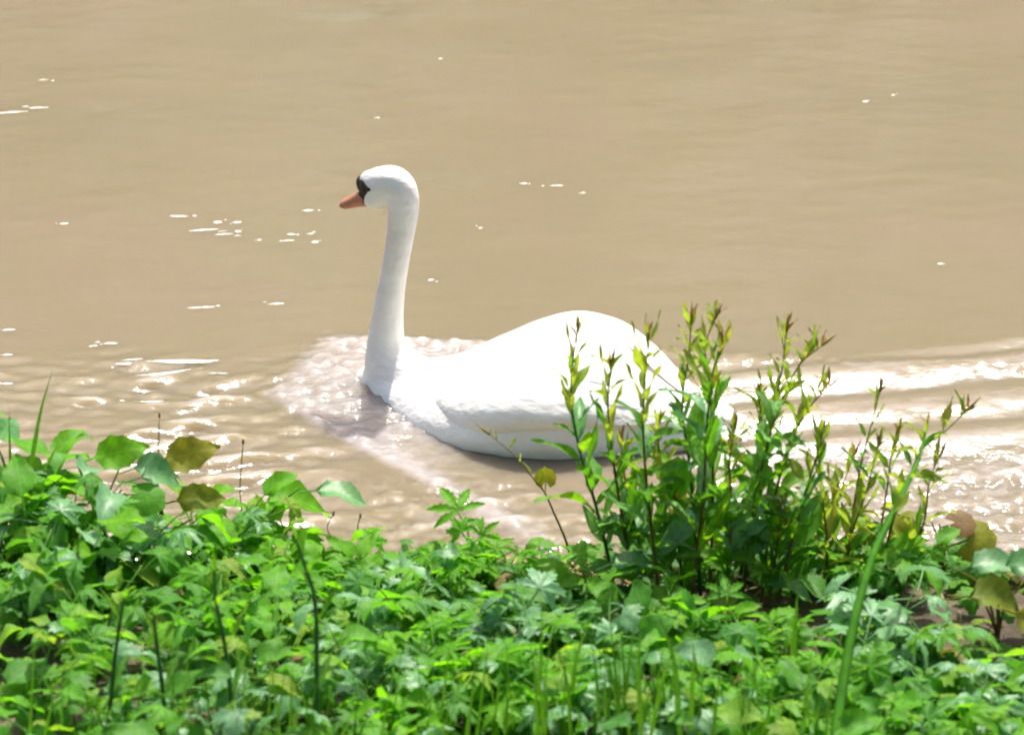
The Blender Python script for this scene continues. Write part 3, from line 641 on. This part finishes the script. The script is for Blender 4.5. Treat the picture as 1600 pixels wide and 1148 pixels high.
b = ground(1345, 925); root = empty('yellow_shoots', b)
tag(root, 'open clump of thin yellowish shoots in front of the white wake on the right', 'shrub')
TH = [([(1328, 925), (1328, 840), (1342, 730), (1358, 660), (1375, 588)], 8), ([(1350, 920), (1370, 850), (1385, 760), (1392, 700), (1402, 655)], 9), ([(1318, 925), (1330, 830), (1352, 760), (1372, 672)], 7),
      ([(1405, 925), (1425, 860), (1445, 800), (1452, 735), (1468, 692)], 8), ([(1300, 920), (1300, 850), (1312, 760), (1335, 690)], 7), ([(1372, 920), (1395, 810), (1420, 740), (1440, 690), (1478, 655), (1512, 618)], 10),
      ([(1290, 925), (1292, 840), (1285, 760), (1278, 690)], 7)]
for i, (pts, nl) in enumerate(TH):
    shoot(root, b, pts, b.y+.07*math.sin(i*1.9), .0036, nl+5, .12, 1.05, STEM_BROWN, start=.2)

b = ground(893, 880); root = empty('leaning_shoot', b); tag(root, 'lone brown stem leaning left with one round yellow leaf before the swan', 'plant')
st = shoot(root, b, [(893, 875), (882, 835), (866, 795), (852, 760), (835, 735), (800, 690), (765, 657)], b.y, .0034, 5, 0., .55, STEM_BROWN, start=.62, kinds=[('lance', 'y')])
put_leaf(st, LV[HO][0], (0, 0, 0), at_y(853, 768, b.y)-b, R(95), R(68), R(170), .62)

b = at_y(1312, 1180, -2.4); b.z = bank_z(b.x, b.y); root = empty('thick_stalk', b); tag(root, 'thick green stalk leaning right from the bottom edge up to a brown bud', 'plant')
shoot(root, b, [(1303, 1175), (1316, 1070), (1336, 960), (1362, 865), (1392, 795), (1418, 740), (1438, 690), (1449, 640)], b.y, .0120, 5, 0, .8, STALK, yd=.8, start=.55, kinds=[('lance', 'y'), ('broad', 'y')])

# dark stalks standing in front on the left
for (pts, lab) in [([(495, 1165), (495, 1050), (492, 940), (475, 880), (458, 832)], 'tallest dark green stalk rising among the low plants on the left'),
                   ([(366, 1165), (358, 1060), (348, 990), (336, 930), (335, 885)], 'dark green stalk second in height, left of the tallest one'),
                   ([(262, 1165), (252, 1060), (244, 1000), (239, 948)], 'short straight dark stalk third from the tallest'),
                   ([(168, 1165), (176, 1060), (186, 980), (196, 922)], 'leftmost dark green stalk, leaning slightly right')]:
    bb = at_y(*pts[0], -2.3); bb.z = bank_z(bb.x, bb.y); root = empty('dark_stalk', bb); tag(root, lab, 'stalk', 'dark stalks on the bank')
    P = [at_y(px, py, -2.3)-bb for (px, py) in pts]; path = [Vector(p) for p in catmull([tuple(p) for p in P], 6)]; n = len(path)
    V, F = tube(path, [.0050*(1-.5*i/(n-1))*(1+.25*(i % 6 == 0)) for i in range(n-1)]+[.0012], 7); link('stem', mesh_of('stem', V, F, STEM_DARK), root)
    for k in range(7):
        i = 4+k*3
        if i < n-2: put_leaf(root, LV[('lance', 'm')][k % 3], (0, 0, 0), path[i], 1.2+2.6*k, R(40+5*k), 0, 1.0-.08*k)

# ------------------------------------------------------------------ grass blades
def grass(parent, base, pts, y0, w0, mat=GRASSM, yd=0):
    P = [at_y(px, py, y0+yd*i/(len(pts)-1))-base for i, (px, py) in enumerate(pts)]
    path = [Vector(p) for p in catmull([tuple(p) for p in P], 5)]; V = []; F = []; n = len(path); tw = G.uniform(-.5, .5)
    for i, p in enumerate(path):
        s = i/(n-1); w_ = w0*(.55+.9*s if s < .5 else 2*(1-s)+.02); w_ = min(w_, w0); side = Vector((math.cos(tw+s), math.sin(tw+s), 0))
        V += [p-side*w_/2, p+Vector((0, -.15*w_, 0)), p+side*w_/2]
    for i in range(n-1):
        for j in range(2): a = i*3+j; F.append((a, a+1, a+4, a+3))
    return link('blade', mesh_of('blade', V, F, mat), parent)
def tuft(name, base, label, blades, y0, w0=.008, mat=GRASSM, cat='grass'):
    root = empty(name, base); tag(root, label, cat)
    for pts in blades: grass(root, base, pts, y0+G.uniform(-.12, .12), w0*G.uniform(.75, 1.25), mat)
    return root
tuft('grass_tuft', ground(40, 880), 'tall green grass blade at the left edge against the water', [[(38, 885), (45, 760), (62, 650), (84, 572)], [(20, 885), (18, 760), (15, 690), (14, 622)], [(48, 885), (58, 770), (80, 715), (92, 690)], [(28, 885), (22, 790), (5, 720), (-8, 690)]], ground(40, 880).y, .010)
bl = []
for i in range(56):
    x = 985+G.gauss(0, 75); t = G.uniform(985, 1100) if i % 6 else G.uniform(905, 985); lean = G.gauss(0, 26)
    bl.append([(x, 1200), (x+lean*.1+G.uniform(-4, 4), 1130), (x+lean*.4+G.uniform(-5, 5), (t+1130)/2), (x+lean*G.uniform(.8, 1.6), t)])
tuft('grass_tuft', ground(985, 1180), 'dense tuft of upright green grass at the bottom centre right', bl, ground(985, 1180).y+.03, .010)
bl = [[(1240, 1120), (1238, 1050), (1243, 970), (1247, 912)], [(1232, 1120), (1228, 1060), (1229, 1010), (1231, 985)], [(1252, 1120), (1258, 1060), (1248, 1020), (1232, 1005)]]
tuft('grass_tuft', ground(1240, 1118), 'bright upright grass blade left of the thick leaning stalk', bl, ground(1240, 1118).y, .0115)
bl = []
for i in range(40):
    x = G.uniform(1080, 1300); t = G.uniform(990, 1100); lean = G.uniform(-30, 30); bl.append([(x, 1200), (x+lean*.2, 1150), (x+lean, t)])
tuft('grass_tuft', ground(1210, 1200), 'short grass tuft at the bottom between dense tuft and thick stalk', bl, ground(1210, 1200).y+.03, .008)
bl = []
for i in range(40):
    x = G.uniform(660, 905); t = G.uniform(960, 1100); lean = G.uniform(-35, 35); bl.append([(x, 1200), (x+lean*.2, 1140), (x+lean, t)])
tuft('grass_tuft', ground(820, 1195), 'loose grass tuft at the bottom left of the dense one', bl, ground(820, 1195).y+.03, .007)
bl = []
for i in range(60):
    x = G.uniform(20, 640); t = G.uniform(960, 1110); lean = G.uniform(-40, 40); bl.append([(x, 1210), (x+lean*.2, 1150), (x+lean, t)])
tuft('grass_tuft', ground(450, 1205), 'sparse thin grass blades around the dark stalks at bottom left', bl, ground(450, 1205).y+.02, .006)
for (x, t, lab) in [(519, 802, 'thin brown seed stem at the water left of the tiny seed head'), (561, 805, 'tiny stem with a seed head over the calm water'), (378, 690, 'thin tall stem beside the pointed overhanging leaf'), (247, 648, 'brown twig standing by the big yellow leaf')]:
    bb = ground(x, 885); root = empty('seed_stem', bb); tag(root, lab, 'stem', 'thin stems at the water')
    P = [at_y(x+dx, py, bb.y)-bb for dx, py in ((4, 888), (5, 850), (-4+G.uniform(-5, 5), (t+850)/2), (2, t))]; path = [Vector(p) for p in catmull([tuple(p) for p in P], 4)]
    V, F = tube(path, [.0013]*(len(path)-1)+[.0007], 5); link('stem', mesh_of('stem', V, F, STEM_BROWN), root)
    V, F = ellipsoid(path[-1], (.003, .003, .007), 0, 8, 6); link('seed_head', mesh_of('seed_head', V, F, BUD), root)

# ------------------------------------------------------------------ twigs
for (pts, y0, lab) in [([(1432, 1012), (1455, 985), (1482, 955)], -1.5, 'tan broken twig lying across the dark gap at right'), ([(1513, 1120), (1510, 1050), (1503, 1000), (1499, 955)], -1.62, 'thin tan stalk standing before the olive leaves')]:
    bb = at_y(*pts[0], y0); bb.z = max(bb.z, bank_z(bb.x, bb.y)); root = empty('dry_twig', bb); tag(root, lab, 'twig', 'dry twigs')
    path = [Vector(p) for p in catmull([tuple(at_y(px, py, y0)-bb) for px, py in pts], 4)]; V, F = tube(path, [.0034-.0012*i/len(path) for i in range(len(path))], 5); link('stem', mesh_of('stem', V, F, TWIG), root)

# ------------------------------------------------------------------ uncountable ground cover, dry straw, pale flecks on the water
def scatter(name, mats, n, place, size, label, cat, seed, kind='lobed'):
    g = random.Random(seed); V = []; F = []; shapes = []
    for i in range(3):
        m_ = lobed('t', .05, [3, 5, 3][i], .35, .1, None, i, .02, .5) if kind == 'lobed' else blade('t', .1, .012, 'grass', .3, .4, 0, 0, 5, None, i)
        shapes.append(([v.co.copy() for v in m_.vertices], [tuple(p.vertices) for p in m_.polygons])); bpy.data.meshes.remove(m_)
    lite = []
    for vs, fs in shapes: lite.append((vs, fs))
    for _ in range(n):
        p, tilt = place(g); M = Matrix.Translation(p) @ Matrix.Rotation(g.uniform(0, 6.283), 4, 'Z') @ Matrix.Rotation(tilt, 4, 'Y') @ Matrix.Rotation(g.uniform(-.5, .5), 4, 'X') @ Matrix.Scale(size*g.uniform(.6, 1.2), 4)
        vs, fs = g.choice(lite); o = len(V); V += [M @ v for v in vs]; F += [tuple(i+o for i in q) for q in fs]
    ob = link(name, mesh_of(name, V, F, mats)); tag(ob, label, cat, kind='stuff'); return ob
def place_cover(g):
    while True:
        x = g.gauss(0, 1.1) if g.random() < .75 else g.uniform(-3.5, 3.5); y = shore(x)-.06-abs(g.gauss(0, .75)); 
        if abs(x) > 4 or y < -4.2: continue
        if -.05 < x < .25 and -1.32 < y < -1.16: continue
        if .30 < x < .72 and -1.62 < y < -1.28 and g.random() < .9: continue
        if .78 < x < 1.1 and -1.75 < y < -1.3 and g.random() < .8: continue
        if x < -.68 and y < -1.55 and g.random() < .8: continue
        return Vector((x, y, bank_z(x, y)+g.uniform(.005, .055))), g.uniform(-.5, .5)
scatter('ground_cover', COVER, 4300, place_cover, .75, 'low carpet of small green leaves covering the bank between the plants', 'ground cover', 3)
def place_straw(g):
    x = g.gauss(.1, .25); y = -1.22+g.gauss(0, .10); return Vector((x, y, bank_z(x, y)+g.uniform(.002, .02))), g.uniform(-.2, .25)
scatter('dry_straw', STRAW, 420, place_straw, .9, 'pale dry straw lying on the bare bank below the lone stem', 'straw', 4, 'grass')

def froth_glint():  # pale fleck meshes: drifting bubbles, and water glints put into the colour
    g = random.Random(5); V = []; F = []
    spots = [(68, 126, 10, 3), (20, 176, 30, 4), (60, 168, 20, 4), (280, 338, 16, 5), (340, 348, 8, 6), (318, 360, 26, 3), (370, 348, 9, 4), (350, 366, 16, 3), (372, 362, 6, 4), (100, 351, 8, 4), (405, 375, 4, 3), (455, 366, 9, 3), (484, 365, 7, 4), (492, 378, 6, 6), (450, 376, 12, 2),
             (316, 481, 26, 4), (432, 476, 14, 4), (172, 537, 14, 5), (146, 541, 8, 3), (14, 514, 12, 3), (10, 555, 12, 4), (290, 566, 60, 6), (194, 572, 14, 5), (258, 580, 56, 4), (230, 624, 26, 4), (10, 600, 12, 4), (688, 92, 4, 3), (750, 355, 5, 4), (674, 438, 6, 4), (818, 288, 8, 4), (870, 291, 14, 3), (912, 302, 5, 3),
             (1352, 158, 6, 4), (1396, 148, 4, 3), (1470, 412, 6, 3), (480, 328, 12, 3), (590, 184, 4, 3)]
    for (px, py, hw, hh) in spots:
        for (dx, dy, fx, fy) in ((0, 0, 1, 1), (g.choice((-1, 1))*g.uniform(.9, 1.6), g.uniform(-.9, .9), g.uniform(.15, .4), .45)):
            c = at_z(px+dx*hw, py+dy*hh); rx = hw*fx/650; ry = hh*fy*.42/264; n = 14; o = len(V); sl_ = g.uniform(-.02, .12)
            V.append((c.x, c.y, water_z(c.x, c.y)+.003))
            for i in range(n):
                a = 6.283*i/n; rr = g.uniform(.78, 1.08); x, y = c.x+rx*rr*math.cos(a), c.y+ry*rr*math.sin(a)+sl_*rx*rr*math.cos(a)*2; V.append((x, y, water_z(x, y)+.0002))
            F += [(o, o+1+i, o+1+(i+1) % n) for i in range(n)]
    tag(link('froth_glint', mesh_of('froth_glint', V, F, foam_glint_mat())), 'small pale flecks of foam and painted glints on the muddy water', 'foam', kind='stuff')
froth_glint()
